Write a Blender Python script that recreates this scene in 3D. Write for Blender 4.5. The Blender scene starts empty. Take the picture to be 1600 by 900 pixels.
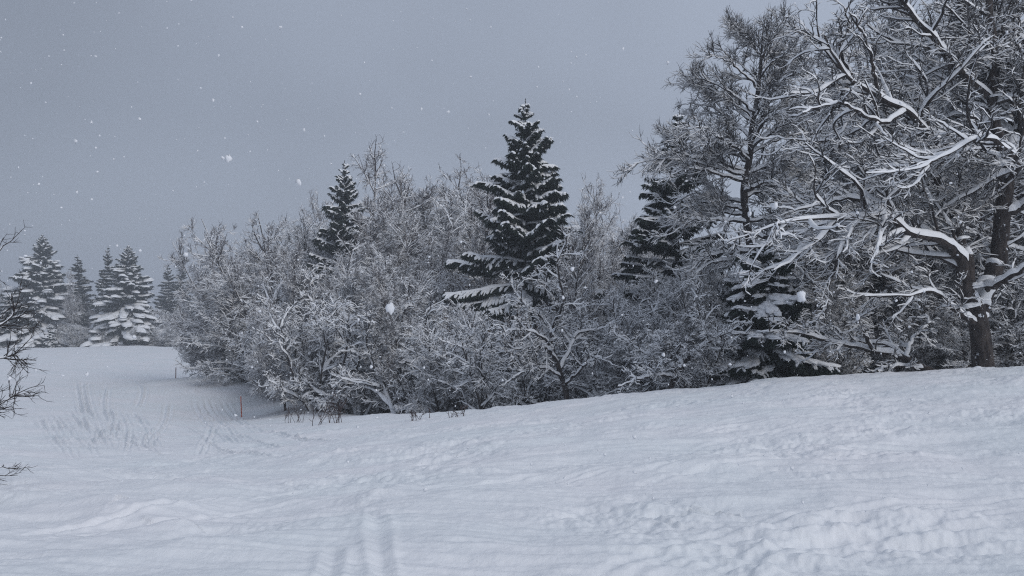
import bpy, math
import numpy as np
from mathutils import Vector, Matrix

# ------------------------------------------------------------------ camera, sky, sun, exposure
scene = bpy.context.scene
COL = scene.collection
F = 1250.0                      # focal length in pixels of a 1600 px wide picture
CAMZ = 1.65
PITCH = math.atan(50.0 / F)
cam_d = bpy.data.cameras.new('camera'); cam = bpy.data.objects.new('camera', cam_d)
COL.objects.link(cam); scene.camera = cam
cam_d.sensor_width = 36.0; cam_d.lens = 36.0 * F / 1600.0
cam_d.clip_start = 0.05; cam_d.clip_end = 2000.0
cam.location = (0, 0, CAMZ); cam.rotation_euler = (math.pi / 2 + PITCH, 0, 0)

SUN_EL, SUN_AZ = math.radians(32), math.radians(138)        # azimuth from +Y towards +X
world = bpy.data.worlds.new('World'); scene.world = world; world.use_nodes = True
wn = world.node_tree.nodes; wl = world.node_tree.links; wn.clear()
wout = wn.new('ShaderNodeOutputWorld'); wbg = wn.new('ShaderNodeBackground')
sky = wn.new('ShaderNodeTexSky'); sky.sky_type = 'NISHITA'; sky.sun_disc = False
sky.sun_elevation = SUN_EL; sky.sun_rotation = SUN_AZ
sky.air_density = 1.0; sky.dust_density = 4.0; sky.ozone_density = 1.0
wtc = wn.new('ShaderNodeTexCoord')
wsep = wn.new('ShaderNodeSeparateXYZ'); wl.new(wtc.outputs['Generated'], wsep.inputs[0])
wramp = wn.new('ShaderNodeValToRGB'); wl.new(wsep.outputs['Z'], wramp.inputs[0])
SKY_STRENGTH = 0.1
def srgb(r, g, b):
    f = lambda c: (c / 255 / 12.92) if c / 255 <= 0.04045 else ((c / 255 + 0.055) / 1.055) ** 2.4
    return (f(r), f(g), f(b))
def cloud(rgb, k=1.0):
    return tuple(c * k for c in rgb) + (1.0,)
el = wramp.color_ramp.elements
base = (0.338, 0.384, 0.474)
el[0].position = 0.0; el[0].color = cloud(base, 1.12)
el[1].position = 1.0; el[1].color = cloud(base, 1.25)
e = el.new(0.10); e.color = cloud(base, 1.08)
e = el.new(0.24); e.color = cloud(base, 0.90)
e = el.new(0.42); e.color = cloud(base, 0.92)
e = el.new(0.65); e.color = cloud(base, 1.15)
# brighter to the right of the view, soft cloud mottling
wx = wn.new('ShaderNodeMapRange'); wx.inputs['From Min'].default_value = -0.55; wx.inputs['From Max'].default_value = 0.45
wx.inputs['To Min'].default_value = 0.84; wx.inputs['To Max'].default_value = 1.27
wl.new(wsep.outputs['X'], wx.inputs['Value'])
wno = wn.new('ShaderNodeTexNoise'); wno.inputs['Scale'].default_value = 2.2; wno.inputs['Detail'].default_value = 3
wl.new(wtc.outputs['Generated'], wno.inputs['Vector'])
wnr = wn.new('ShaderNodeMapRange'); wnr.inputs['From Min'].default_value = 0.3; wnr.inputs['From Max'].default_value = 0.7
wnr.inputs['To Min'].default_value = 0.90; wnr.inputs['To Max'].default_value = 1.10
wl.new(wno.outputs['Fac'], wnr.inputs['Value'])
wm1 = wn.new('ShaderNodeMath'); wm1.operation = 'MULTIPLY'; wl.new(wx.outputs[0], wm1.inputs[0]); wl.new(wnr.outputs[0], wm1.inputs[1])
wsc = wn.new('ShaderNodeVectorMath'); wsc.operation = 'SCALE'; wl.new(wramp.outputs[0], wsc.inputs[0]); wl.new(wm1.outputs[0], wsc.inputs['Scale'])
wk = wn.new('ShaderNodeVectorMath'); wk.operation = 'SCALE'; wl.new(wsc.outputs[0], wk.inputs[0]); wk.inputs['Scale'].default_value = 1.0 / SKY_STRENGTH
wmix = wn.new('ShaderNodeMix'); wmix.data_type = 'RGBA'; wmix.inputs['Factor'].default_value = 0.94   # closed cloud cover
wl.new(sky.outputs[0], wmix.inputs['A']); wl.new(wk.outputs[0], wmix.inputs['B'])
wl.new(wmix.outputs['Result'], wbg.inputs['Color']); wbg.inputs['Strength'].default_value = SKY_STRENGTH
wl.new(wbg.outputs[0], wout.inputs['Surface'])

sun_d = bpy.data.lights.new('sun', 'SUN'); sun = bpy.data.objects.new('sun', sun_d); COL.objects.link(sun)
sun_d.energy = 1.15; sun_d.angle = math.radians(30); sun_d.color = (1.0, 0.97, 0.94)
sd = Vector((math.sin(SUN_AZ) * math.cos(SUN_EL), math.cos(SUN_AZ) * math.cos(SUN_EL), math.sin(SUN_EL)))
sun.rotation_euler = sd.to_track_quat('Z', 'Y').to_euler(); sun.location = (20, 30, 60)

scene.view_settings.view_transform = 'Standard'; scene.view_settings.look = 'None'
scene.view_settings.gamma = 1; scene.view_settings.exposure = 0.10
scene.view_settings.use_curve_mapping = False
scene.render.engine = 'CYCLES'
cy = scene.cycles
cy.max_bounces = 5; cy.diffuse_bounces = 3; cy.glossy_bounces = 1; cy.transmission_bounces = 1
cy.volume_bounces = 0; cy.transparent_max_bounces = 6; cy.caustics_reflective = False; cy.caustics_refractive = False
cy.use_denoising = False
cy.pixel_filter_type = 'BLACKMAN_HARRIS'; cy.filter_width = 1.2
cy.denoising_prefilter = 'ACCURATE'
cy.sample_clamp_indirect = 4

# ------------------------------------------------------------------ helpers
def ray(px, py):
    x = (px - 800) / F; y = (450 - py) / F
    c, s = math.cos(PITCH), math.sin(PITCH)
    return np.array([x, c - y * s, s + y * c])
def P(px, py, D):
    d = ray(px, py); return np.array([0, 0, CAMZ]) + d * (D / d[1])

def lattice(ix, iy, seed):
    h = (ix.astype(np.int64) * 374761393 + iy.astype(np.int64) * 668265263 + seed * 1442695041) & 0xffffffff
    h = ((h ^ (h >> 13)) * 1274126177) & 0xffffffff
    return ((h ^ (h >> 16)) & 0xffff) / 65535.0
def noise2(x, y, seed=0):
    fx, fy = np.floor(x), np.floor(y); u, v = x - fx, y - fy
    ix, iy = fx.astype(np.int64), fy.astype(np.int64)
    def g(a, b):
        th = lattice(ix + a, iy + b, seed) * 2 * np.pi
        return np.cos(th) * (u - a) + np.sin(th) * (v - b)
    su, sv = u * u * u * (u * (u * 6 - 15) + 10), v * v * v * (v * (v * 6 - 15) + 10)
    a = g(0, 0) * (1 - su) + g(1, 0) * su; b = g(0, 1) * (1 - su) + g(1, 1) * su
    return (a * (1 - sv) + b * sv) * 1.5
def fbm(x, y, o=4, seed=0, gain=0.5):
    r = 0; a = 1.0
    for k in range(o):
        r = r + a * noise2(x, y, seed + k * 17); x = x * 2.03 + 5.1; y = y * 2.03 - 3.7; a *= gain
    return r
def sstep(a, b, x):
    t = np.clip((x - a) / (b - a), 0, 1); return t * t * (3 - 2 * t)

def build(name, parts, mats, smooth=True):
    """parts: list of (verts, faces, material index); returns one mesh datablock"""
    vs, loops, starts, totals, mi = [], [], [], [], []
    off = 0; lo = 0
    for v, f, m in parts:
        if len(f) == 0: continue
        vs.append(v); k = f.shape[1]
        loops.append((f + off).ravel()); n = len(f)
        starts.append(lo + np.arange(n) * k); totals.append(np.full(n, k)); mi.append(np.full(n, m))
        off += len(v); lo += n * k
    v = np.concatenate(vs).astype(np.float32); L = np.concatenate(loops).astype(np.int32)
    st = np.concatenate(starts).astype(np.int32); mi = np.concatenate(mi).astype(np.int32)
    me = bpy.data.meshes.new(name)
    me.vertices.add(len(v)); me.vertices.foreach_set('co', v.ravel())
    me.loops.add(len(L)); me.loops.foreach_set('vertex_index', L)
    me.polygons.add(len(st)); me.polygons.foreach_set('loop_start', st)
    me.polygons.foreach_set('loop_total', np.concatenate(totals).astype(np.int32))
    me.polygons.foreach_set('material_index', mi)
    me.polygons.foreach_set('use_smooth', np.full(len(st), smooth))
    for m in mats: me.materials.append(m)
    me.update(calc_edges=True)
    return me

def norm(a): return a / np.maximum(np.linalg.norm(a, axis=-1, keepdims=True), 1e-9)

def tag(o, label=None, cat=None, group=None, kind=None):
    if label: o['label'] = label
    if cat: o['category'] = cat
    if group: o['group'] = group
    if kind: o['kind'] = kind
    return o
def link(name, me, parent=None):
    o = bpy.data.objects.new(name, me); COL.objects.link(o)
    if parent: o.parent = parent
    return o

# ------------------------------------------------------------------ materials
def mat(name):
    m = bpy.data.materials.new(name); m.use_nodes = True
    nt = m.node_tree; b = nt.nodes['Principled BSDF']
    return m, nt, b
def simple(name, c1, c2, scale, rough=0.85, detail=4, bump=0.0, bscale=None, coord='Object', stretch=None, spec=0.2, lo=0.35, hi=0.65):
    m, nt, b = mat(name); n = nt.nodes; l = nt.links
    tc = n.new('ShaderNodeTexCoord'); src = tc.outputs[coord]
    if stretch:
        mp = n.new('ShaderNodeMapping'); mp.inputs['Scale'].default_value = stretch; l.new(src, mp.inputs[0]); src = mp.outputs[0]
    no = n.new('ShaderNodeTexNoise'); no.inputs['Scale'].default_value = scale; no.inputs['Detail'].default_value = detail
    l.new(src, no.inputs['Vector'])
    r = n.new('ShaderNodeValToRGB'); r.color_ramp.elements[0].position = lo; r.color_ramp.elements[1].position = hi
    r.color_ramp.elements[0].color = (*c1, 1); r.color_ramp.elements[1].color = (*c2, 1)
    l.new(no.outputs['Fac'], r.inputs[0]); l.new(r.outputs[0], b.inputs['Base Color'])
    b.inputs['Roughness'].default_value = rough; b.inputs['Specular IOR Level'].default_value = spec
    if bump:
        n2 = n.new('ShaderNodeTexNoise'); n2.inputs['Scale'].default_value = bscale or scale * 3; n2.inputs['Detail'].default_value = 5
        l.new(src, n2.inputs['Vector'])
        bp = n.new('ShaderNodeBump'); bp.inputs['Strength'].default_value = bump; bp.inputs['Distance'].default_value = 0.02
        l.new(n2.outputs['Fac'], bp.inputs['Height']); l.new(bp.outputs[0], b.inputs['Normal'])
    return m
M_snow_tree = simple('branch_snow', (0.82, 0.84, 0.87), (0.89, 0.90, 0.92), 6, 0.7)
M_twig = simple('dark_twig', (0.028, 0.025, 0.027), (0.060, 0.052, 0.050), 3)
M_twig_red = simple('red_brown_twig', (0.050, 0.034, 0.034), (0.092, 0.065, 0.061), 3)
M_twig_grey = simple('grey_twig', (0.045, 0.042, 0.045), (0.10, 0.092, 0.092), 3)
M_needle = simple('spruce_needles', (0.014, 0.022, 0.019), (0.036, 0.050, 0.040), 2.0)
M_leaf = simple('withered_leaf', (0.10, 0.055, 0.028), (0.19, 0.115, 0.06), 9)
M_orange = simple('orange_pole_paint', (0.55, 0.10, 0.05), (0.62, 0.14, 0.07), 8, 0.5)
M_oldpole = simple('faded_pole_paint', (0.22, 0.13, 0.11), (0.30, 0.19, 0.16), 8, 0.6)
def bark(name, c1, c2, patches):
    m, nt, b = mat(name); n = nt.nodes; l = nt.links
    tc = n.new('ShaderNodeTexCoord')
    mp = n.new('ShaderNodeMapping'); mp.inputs['Scale'].default_value = (1, 1, 0.35); l.new(tc.outputs['Object'], mp.inputs[0])
    no = n.new('ShaderNodeTexNoise'); no.inputs['Scale'].default_value = 9; no.inputs['Detail'].default_value = 6; l.new(mp.outputs[0], no.inputs['Vector'])
    r = n.new('ShaderNodeValToRGB'); r.color_ramp.elements[0].position = 0.35; r.color_ramp.elements[1].position = 0.68
    r.color_ramp.elements[0].color = (*c1, 1); r.color_ramp.elements[1].color = (*c2, 1); l.new(no.outputs['Fac'], r.inputs[0])
    # wind-plastered snow stuck in the bark
    n2 = n.new('ShaderNodeTexNoise'); n2.inputs['Scale'].default_value = 5; n2.inputs['Detail'].default_value = 7; n2.inputs['Roughness'].default_value = 0.72
    l.new(tc.outputs['Object'], n2.inputs['Vector'])
    mr = n.new('ShaderNodeMapRange'); mr.inputs['From Min'].default_value = patches; mr.inputs['From Max'].default_value = patches + 0.04
    l.new(n2.outputs['Fac'], mr.inputs['Value'])
    mx = n.new('ShaderNodeMix'); mx.data_type = 'RGBA'; l.new(mr.outputs[0], mx.inputs['Factor'])
    l.new(r.outputs[0], mx.inputs['A']); mx.inputs['B'].default_value = (0.74, 0.77, 0.82, 1)
    l.new(mx.outputs['Result'], b.inputs['Base Color'])
    bp = n.new('ShaderNodeBump'); bp.inputs['Strength'].default_value = 0.8; bp.inputs['Distance'].default_value = 0.03
    l.new(no.outputs['Fac'], bp.inputs['Height']); l.new(bp.outputs[0], b.inputs['Normal'])
    b.inputs['Roughness'].default_value = 0.9; b.inputs['Specular IOR Level'].default_value = 0.2
    return m
M_bark = bark('furrowed_bark', (0.024, 0.021, 0.022), (0.075, 0.064, 0.060), 0.62)
M_bark_birch = bark('pale_birch_bark', (0.09, 0.08, 0.08), (0.34, 0.33, 0.33), 0.60)

# ------------------------------------------------------------------ the terrain
CTRL = [(-500, 900, 5), (0, 900, 5), (400, 899, 5), (800, 898, 5), (1200, 896, 5), (1600, 893, 5), (2100, 890, 5),
 (0, 765, 9.5), (0, 720, 16), (0, 690, 24), (0, 650, 40), (0, 600, 72), (0, 558, 120), (0, 544, 165),
 (200, 762, 10), (200, 735, 15), (200, 700, 24), (200, 650, 44), (200, 600, 80), (200, 560, 130), (200, 540, 172),
 (376, 752, 11), (376, 706, 20), (376, 674, 36), (380, 649, 58), (376, 603, 88), (372, 575, 125), (372, 545, 172),
 (275, 593, 97), (350, 588, 84), (500, 640, 51), (520, 656, 40), (460, 622, 62), (420, 600, 75),
 (600, 655, 30), (600, 648.5, 37), (600, 653, 48), (620, 640, 70),
 (700, 652, 25), (700, 643.5, 32), (700, 662, 44), (800, 648, 22), (800, 637, 29), (800, 662, 40), (800, 625, 70),
 (900, 641, 21), (900, 628, 27), (900, 655, 38), (1000, 633, 19), (1000, 617, 26), (1000, 645, 36), (1000, 608, 70),
 (1100, 622, 19), (1100, 607, 25), (1100, 630, 35), (1200, 614, 18), (1200, 597.5, 25), (1200, 615, 34), (1200, 592, 70),
 (1400, 604, 17), (1400, 585, 24.5), (1400, 600, 33), (1535, 594, 17), (1535, 577, 24.2), (1535, 588, 32), (1600, 588, 17), (1600, 573.5, 24), (1600, 583, 32), (1600, 575, 60),
 (2000, 570, 17), (2000, 553, 24), (2000, 560, 40), (2000, 560, 80),
 (800, 722, 10), (800, 672, 16), (1200, 716, 9.6), (1200, 655, 13.5), (1600, 705, 9.2), (1600, 640, 12.5), (500, 745, 10.5), (500, 695, 19), (500, 672, 28),
 (-500, 740, 10), (-500, 690, 20), (-500, 620, 50), (-500, 560, 120), (-400, 545, 170),
 (0, 552, 200), (200, 550, 210), (600, 560, 120), (600, 556, 200), (1000, 570, 130), (1500, 565, 130), (1000, 545, 230), (2000, 560, 160), (400, 556, 200)]
cp = np.array([P(*c) for c in CTRL])
extra = np.array([(0, 0, 0), (-3, -8, .1), (6, -8, .4), (20, -20, 2), (-20, -20, -1), (0, -60, 1), (60, -60, 4), (-60, -60, -4), (80, 0, 5), (-80, 0, -5),
  (-30, 5, -1.2), (30, 5, 1.2), (0, 400, -9), (300, 300, -6), (-300, 300, -10), (300, 0, 6), (-300, 0, -12), (0, -300, 0), (250, -250, 6), (-250, -250, -8)], float)
cp = np.vstack([cp, extra])
def warp(x, y):
    r = np.sqrt(x * x + y * y) + 1e-6; k = np.log1p(r / 8.0) / r
    return x * k, y * k
def tps(d2): return 0.5 * d2 * np.log(d2 + 1e-12)
wxc, wyc = warp(cp[:, 0], cp[:, 1]); n = len(cp)
K = tps((wxc[:, None] - wxc[None]) ** 2 + (wyc[:, None] - wyc[None]) ** 2) + np.eye(n) * 1e-4
Pm = np.c_[np.ones(n), wxc, wyc]
A = np.block([[K, Pm], [Pm.T, np.zeros((3, 3))]])
sol = np.linalg.solve(A, np.r_[cp[:, 2], 0, 0, 0]); wgt, aff = sol[:n], sol[n:]
def ground0(x, y):
    x = np.asarray(x, float); y = np.asarray(y, float); sh = x.shape; x = x.ravel(); y = y.ravel()
    out = np.empty_like(x)
    for s in range(0, len(x), 40000):
        u, v = warp(x[s:s + 40000], y[s:s + 40000])
        out[s:s + 40000] = tps((u[:, None] - wxc) ** 2 + (v[:, None] - wyc) ** 2) @ wgt + aff[0] + aff[1] * u + aff[2] * v
    return out.reshape(sh)
_D = np.exp(np.linspace(math.log(2.5), math.log(260), 700))
def hit(px, py):
    d = ray(px, py); x = d[0] / d[1] * _D; z = CAMZ + d[2] / d[1] * _D
    g = ground0(x, _D); k = np.argmax(z < g)
    if k == 0: k = len(_D) - 1
    return np.array([x[k], _D[k], g[k]])

# tracks and ridges pressed into the snow: (pixels of the photograph projected on the terrain, half width m, depth m)
TR = []
def tr(pts, w, d): TR.append((pts, w, d))
for a in ([(58, 652), (80, 685), (105, 716)], [(82, 642), (118, 688), (148, 714)], [(104, 638), (150, 700)], [(122, 632), (163, 692)], [(70, 648), (95, 690), (118, 716)],
          [(116, 590), (122, 620), (134, 670), (160, 712)], [(128, 590), (137, 640), (172, 712)], [(182, 640), (196, 670), (190, 712)], [(166, 652), (205, 690), (230, 708)],
          [(318, 624), (334, 652), (382, 688), (450, 700)], [(300, 628), (318, 660), (370, 696)], [(342, 624), (372, 660), (440, 682), (530, 690)], [(258, 628), (252, 662), (226, 694)],
          [(265, 662), (322, 684), (306, 712)], [(236, 668), (220, 690), (236, 708), (270, 708)], [(330, 665), (318, 690), (300, 700)], [(150, 612), (240, 610), (330, 612)],
          [(205, 592), (220, 610), (210, 640)], [(165, 600), (160, 640), (185, 690)], [(205, 640), (245, 700)], [(280, 690), (350, 705), (430, 712)], [(160, 640), (175, 650), (168, 690)]):
    tr(a, 0.14, 0.14)
    b = [(p[0] + 9, p[1] + 1) for p in a]; tr(b, 0.12, 0.11)
for a in ([(588, 798), (592, 850), (604, 910)], [(522, 852), (512, 905)]): tr(a, 0.06, 0.018)
for a in ([(640, 772), (800, 748), (1000, 718), (1250, 690), (1600, 655)],
          [(800, 748), (950, 722), (1120, 732), (1400, 747), (1640, 745)], [(1000, 668), (1250, 632), (1640, 602)], [(1050, 690), (1300, 650), (1640, 620)],
          [(700, 705), (900, 690), (1200, 672)], [(0, 830), (220, 800), (420, 770), (640, 745)], [(600, 730), (800, 700), (1000, 690)],
          [(980, 745), (1120, 720), (1330, 700), (1640, 690)], [(900, 905), (1100, 840), (1350, 800), (1640, 780)], [(420, 720), (620, 705), (820, 680)],
          [(1100, 905), (1240, 850), (1420, 830), (1640, 825)]):
    tr(a, 0.05, 0.020); tr([(p[0] + 5, p[1] + 14) for p in a], 0.05, 0.016)
tr([(1068, 795), (1110, 801), (1162, 808)], 0.035, 0.06); tr([(1008, 800), (1060, 818)], 0.03, 0.03)
tr([(165, 762), (215, 752), (290, 748)], 0.55, 0.12)
tr([(0, 800), (120, 815), (230, 805)], 0.40, 0.10)
tr([(0, 762), (90, 785), (240, 795), (400, 776)], 0.35, -0.10); tr([(60, 776), (200, 792), (330, 790)], 0.22, -0.05)
tr([(100, 745), (260, 768), (420, 762), (560, 740)], 0.30, -0.05)
tr([(570, 790), (620, 764), (665, 757)], 0.30, -0.07)
tr([(300, 868), (420, 838), (600, 820)], 0.30, -0.03)

def relief(x, y):
    r = np.hypot(x, y)
    h = 0.09 * fbm(x / 5.0, y / 4.0, 3, 3) * sstep(0, 12, r)
    near = 1 - sstep(18, 60, r)
    h += (0.02 + 0.045 * near) * fbm(x / 1.9, y / 1.1, 3, 11)
    near = 1 - sstep(18, 60, r)
    churn = sstep(-0.1, 0.5, fbm(x / 2.6 + 7, y / 2.2, 3, 31))
    near = 1 - sstep(18, 60, r)
    lump = fbm(x / 0.42, y / 0.34, 4, 51, 0.6)
    h += (0.010 + 0.032 * churn) * lump * (0.35 + 0.65 * near)
    # broken crumbs thrown up by skis
    cr = noise2(x / 0.14, y / 0.12, 77); h += 0.022 * churn * np.clip(cr - 0.25, 0, 1) * near
    cr2 = noise2(x / 0.45, y / 0.36, 79); h += 0.045 * churn * np.clip(cr2 - 0.32, 0, 1) * near
    # faint combed streaks across the slope
    q = x * 0.10 + y; st = fbm(x / 3.5, q / 0.16, 3, 91, 0.6); h += 0.018 * st * near
    m = r > 25
    if m.any():
        a = np.zeros_like(h); xx, yy = x[m], y[m]
        sw = noise2(xx / 14, yy / 14, 5) * 2.2
        a[m] = 0.02 * noise2((xx * np.cos(sw) + yy * np.sin(sw)) / 1.1, (yy * np.cos(sw) - xx * np.sin(sw)) / 9.0, 13) * sstep(25, 45, r[m]) * (1 - sstep(110, 150, r[m]))
        h += a
    for pts, w, d in TRW:
        lo, hi = pts.min(0)[:2] - w * 3, pts.max(0)[:2] + w * 3
        idx = np.nonzero((x > lo[0]) & (x < hi[0]) & (y > lo[1]) & (y < hi[1]))[0]
        if len(idx) == 0: continue
        px, py = x[idx], y[idx]; best = np.full(len(idx), 1e9); tt = np.zeros(len(idx)); nn = len(pts) - 1
        for k in range(nn):
            a, b = pts[k, :2], pts[k + 1, :2]; ab = b - a
            t = np.clip(((px - a[0]) * ab[0] + (py - a[1]) * ab[1]) / (ab @ ab), 0, 1)
            dd = np.hypot(px - a[0] - t * ab[0], py - a[1] - t * ab[1])
            u = dd < best; best[u] = dd[u]; tt[u] = ((k + t) / nn)[u]
        best = best * (1 + 0.25 * noise2(px / (w * 16), py / (w * 16), 7))
        fade = sstep(0, 0.2, tt) * sstep(1, 0.8, tt) * (0.8 + 0.5 * noise2(px / (2 + 12 * w), py / (2 + 12 * w), 9))
        far = np.clip(np.hypot(px, py) / 65, .3, 1) if .115 <= w <= .15 else 1.0
        q = best / (w * far); fade = fade * far
        h[idx] += d * fade * (-np.exp(-q * q * 1.6) + (0.75 if d > 0 else 0) * np.exp(-((q - 1.7) ** 2) * 2.5))
    return h
def curve(pts, n):
    p = np.array(pts, float); t = np.linspace(0, len(p) - 1, n)
    out = []
    for q in t:
        k = min(int(q), len(p) - 2); u = q - k
        p0, p1, p2, p3 = p[max(k - 1, 0)], p[k], p[k + 1], p[min(k + 2, len(p) - 1)]
        out.append(0.5 * ((2 * p1) + (-p0 + p2) * u + (2 * p0 - 5 * p1 + 4 * p2 - p3) * u * u + (-p0 + 3 * p1 - 3 * p2 + p3) * u ** 3))
    return np.array(out)
TRW = [(np.array([hit(*q) for q in curve(p, 12 if len(p) > 2 else 5)]), w, d) for p, w, d in TR]

def ground(x, y):
    x = np.atleast_1d(np.asarray(x, float)); y = np.atleast_1d(np.asarray(y, float))
    return ground0(x, y) + relief(x, y)

def make_ground():
    fr = np.linspace(-38, 38, 1150); sd_ = np.linspace(41, 319, 90)
    az = np.radians(np.r_[fr, sd_]); na = len(az)
    rr = np.exp(np.linspace(math.log(0.5), math.log(3.6), 40))
    rr = np.r_[rr, np.exp(np.linspace(math.log(3.6), math.log(60), 620))[1:], np.exp(np.linspace(math.log(60), math.log(400), 190))[1:]]
    X = np.outer(rr, np.sin(az)).ravel(); Y = np.outer(rr, np.cos(az)).ravel()
    Z = ground0(X, Y) + relief(X, Y)
    nr = len(rr)
    i = (np.arange(nr - 1)[:, None] * na + np.arange(na)[None]).ravel()
    j = (np.arange(nr - 1)[:, None] * na + (np.arange(na)[None] + 1) % na).ravel()
    f = np.c_[i, j, j + na, i + na]
    v = np.c_[X, Y, Z]
    c = len(v); v = np.vstack([v, [[0, 0, float(ground(0, 0)[0])]]])
    a = np.arange(na); cap = np.c_[np.full(na, c), (a + 1) % na, a]
    m, nt, b = mat('snow_surface'); n = nt.nodes; l = nt.links
    tc = n.new('ShaderNodeTexCoord')
    no = n.new('ShaderNodeTexNoise'); no.inputs['Scale'].default_value = 0.35; no.inputs['Detail'].default_value = 4; l.new(tc.outputs['Object'], no.inputs['Vector'])
    r = n.new('ShaderNodeValToRGB'); r.color_ramp.elements[0].position = 0.35; r.color_ramp.elements[1].position = 0.65
    r.color_ramp.elements[0].color = (0.76, 0.79, 0.81, 1); r.color_ramp.elements[1].color = (0.81, 0.81, 0.83, 1)
    l.new(no.outputs['Fac'], r.inputs[0]); l.new(r.outputs[0], b.inputs['Base Color'])
    b.inputs['Roughness'].default_value = 0.65; b.inputs['Specular IOR Level'].default_value = 0.15
    n1 = n.new('ShaderNodeTexNoise'); n1.inputs['Scale'].default_value = 9; n1.inputs['Detail'].default_value = 8; n1.inputs['Roughness'].default_value = 0.65
    l.new(tc.outputs['Object'], n1.inputs['Vector'])
    bp = n.new('ShaderNodeBump'); bp.inputs['Strength'].default_value = 0.6; bp.inputs['Distance'].default_value = 0.03
    l.new(n1.outputs['Fac'], bp.inputs['Height']); l.new(bp.outputs[0], b.inputs['Normal'])
    o = link('ground', build('ground', [(v, f, 0), (v, cap, 0)], [m])); tag(o, kind='structure')
make_ground()

# ------------------------------------------------------------------ branches: a set is (points [n,m,3], radii [n,m])
def frames(Pt):
    T = np.empty_like(Pt); T[:, 1:-1] = Pt[:, 2:] - Pt[:, :-2]; T[:, 0] = Pt[:, 1] - Pt[:, 0]; T[:, -1] = Pt[:, -1] - Pt[:, -2]
    T = norm(T)
    z = np.array([0, 0, 1.0]); ref = np.where(np.abs(T[..., 2:3]).mean(1, keepdims=True) > 0.85, np.array([1.0, 0, 0]), z)
    S = norm(np.cross(T, np.broadcast_to(ref, T.shape))); U = np.cross(S, T)
    return T, S, U
def tube(Pt, R, k):
    n, m, _ = Pt.shape; T, S, U = frames(Pt)
    a = np.arange(k) / k * 2 * np.pi + (0.5 if k == 3 else 0)
    V = Pt[:, :, None] + R[:, :, None, None] * (np.cos(a)[:, None] * S[:, :, None] + np.sin(a)[:, None] * U[:, :, None])
    b = (np.arange(n)[:, None, None] * m + np.arange(m - 1)[None, :, None]) * k; q = np.arange(k)[None, None]
    i = (b + q).ravel(); j = (b + (q + 1) % k).ravel()
    return V.reshape(-1, 3), np.c_[i, j, j + k, i + k]
def snowcap(Pt, R, h, w, k, rng, top=None):
    """snow lying on the upper side of each branch"""
    n, m, _ = Pt.shape; T, _, _ = frames(Pt)
    z = np.array([0, 0, 1.0]); S = norm(np.cross(T, np.broadcast_to(z, T.shape)) + 1e-6); U = np.cross(S, T)
    hz = np.sqrt(np.clip(1 - T[..., 2] ** 2, 0, 1)); f = sstep(0.35, 0.85, hz) if k == 3 else sstep(0.30, 0.62, hz)
    lump = 0.55 + 0.9 * rng.random((n, m))
    if k != 3 and m > 12:
        q = rng.random((n, m + 4)); lump = .45 + 1.05 * (q[:, :m] + q[:, 1:m + 1] + q[:, 2:m + 2] + q[:, 3:m + 3]) / 4
        gap = rng.random((n, m // 4 + 2)); gi = np.arange(m) / 4; g0 = gi.astype(int); gg = gap[:, g0] * (1 - (gi - g0)) + gap[:, g0 + 1] * (gi - g0)
        lump = lump * (.45 + .55 * sstep(.12, .45, gg))
    f = f * np.clip(lump, 0.15, 1.5)
    f[:, -1] *= 0.4; f[:, 0] *= 0.3
    if top: f = f * (1 - top[2] * sstep(top[0], top[1], Pt[..., 2]))
    H = h * f; W = R * 1.02 * (f > 0.12) + w * f - R * 0.3 * (f <= 0.12)
    if k == 3:
        prof = [(-1, 0.15, 0), (0, 1, 1), (1, 0.15, 0)]
    else:
        prof = [(-1, 0.0, 0), (-0.85, 0.75, 0.45), (-0.35, 0.95, 0.95), (0.35, 0.95, 1), (0.85, 0.75, 0.4), (1, 0.0, 0)]
    k = len(prof)
    V = np.empty((n, m, k, 3))
    for q, (a, b, c) in enumerate(prof):
        V[:, :, q] = Pt + a * W[..., None] * S + (b * R * np.where(f > 0.05, 1, 0.5) + c * H)[..., None] * U
    b = (np.arange(n)[:, None, None] * m + np.arange(m - 1)[None, :, None]) * k; q = np.arange(k - 1)[None, None]
    i = (b + q).ravel()
    return V.reshape(-1, 3), np.c_[i, i + k, i + k + 1, i + 1]
def at(par, idx, t):
    Pt, R = par; m = Pt.shape[1]; s = t * (m - 1); k = np.minimum(s.astype(int), m - 2); u = (s - k)[:, None]
    a, b = Pt[idx, k], Pt[idx, k + 1]
    return a + (b - a) * u, norm(b - a), R[idx, k] * (1 - u[:, 0]) + R[idx, k + 1] * u[:, 0]
def plen(par): return np.linalg.norm(np.diff(par[0], axis=1), axis=2).sum(1)
def grow(rng, pos, d, L, r0, m, wig, up, taper=0.85, rmin=0.004, arc=0.0, steps=None):
    n = len(pos); pts = [pos]; step = (L / (m - 1))[:, None]; p = pos.copy(); d = norm(d)
    for k in range(1, m):
        p = p + d * step; pts.append(p)
        d = norm(d + rng.normal(0, wig, (n, 3)) + np.array([0, 0, 1.0]) * (up + arc * k / m))
    s = np.linspace(0, 1, m)[None]
    R = r0[:, None] * (1 - s * taper) ** 1.1 + rmin
    return np.stack(pts, 1), R
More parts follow.
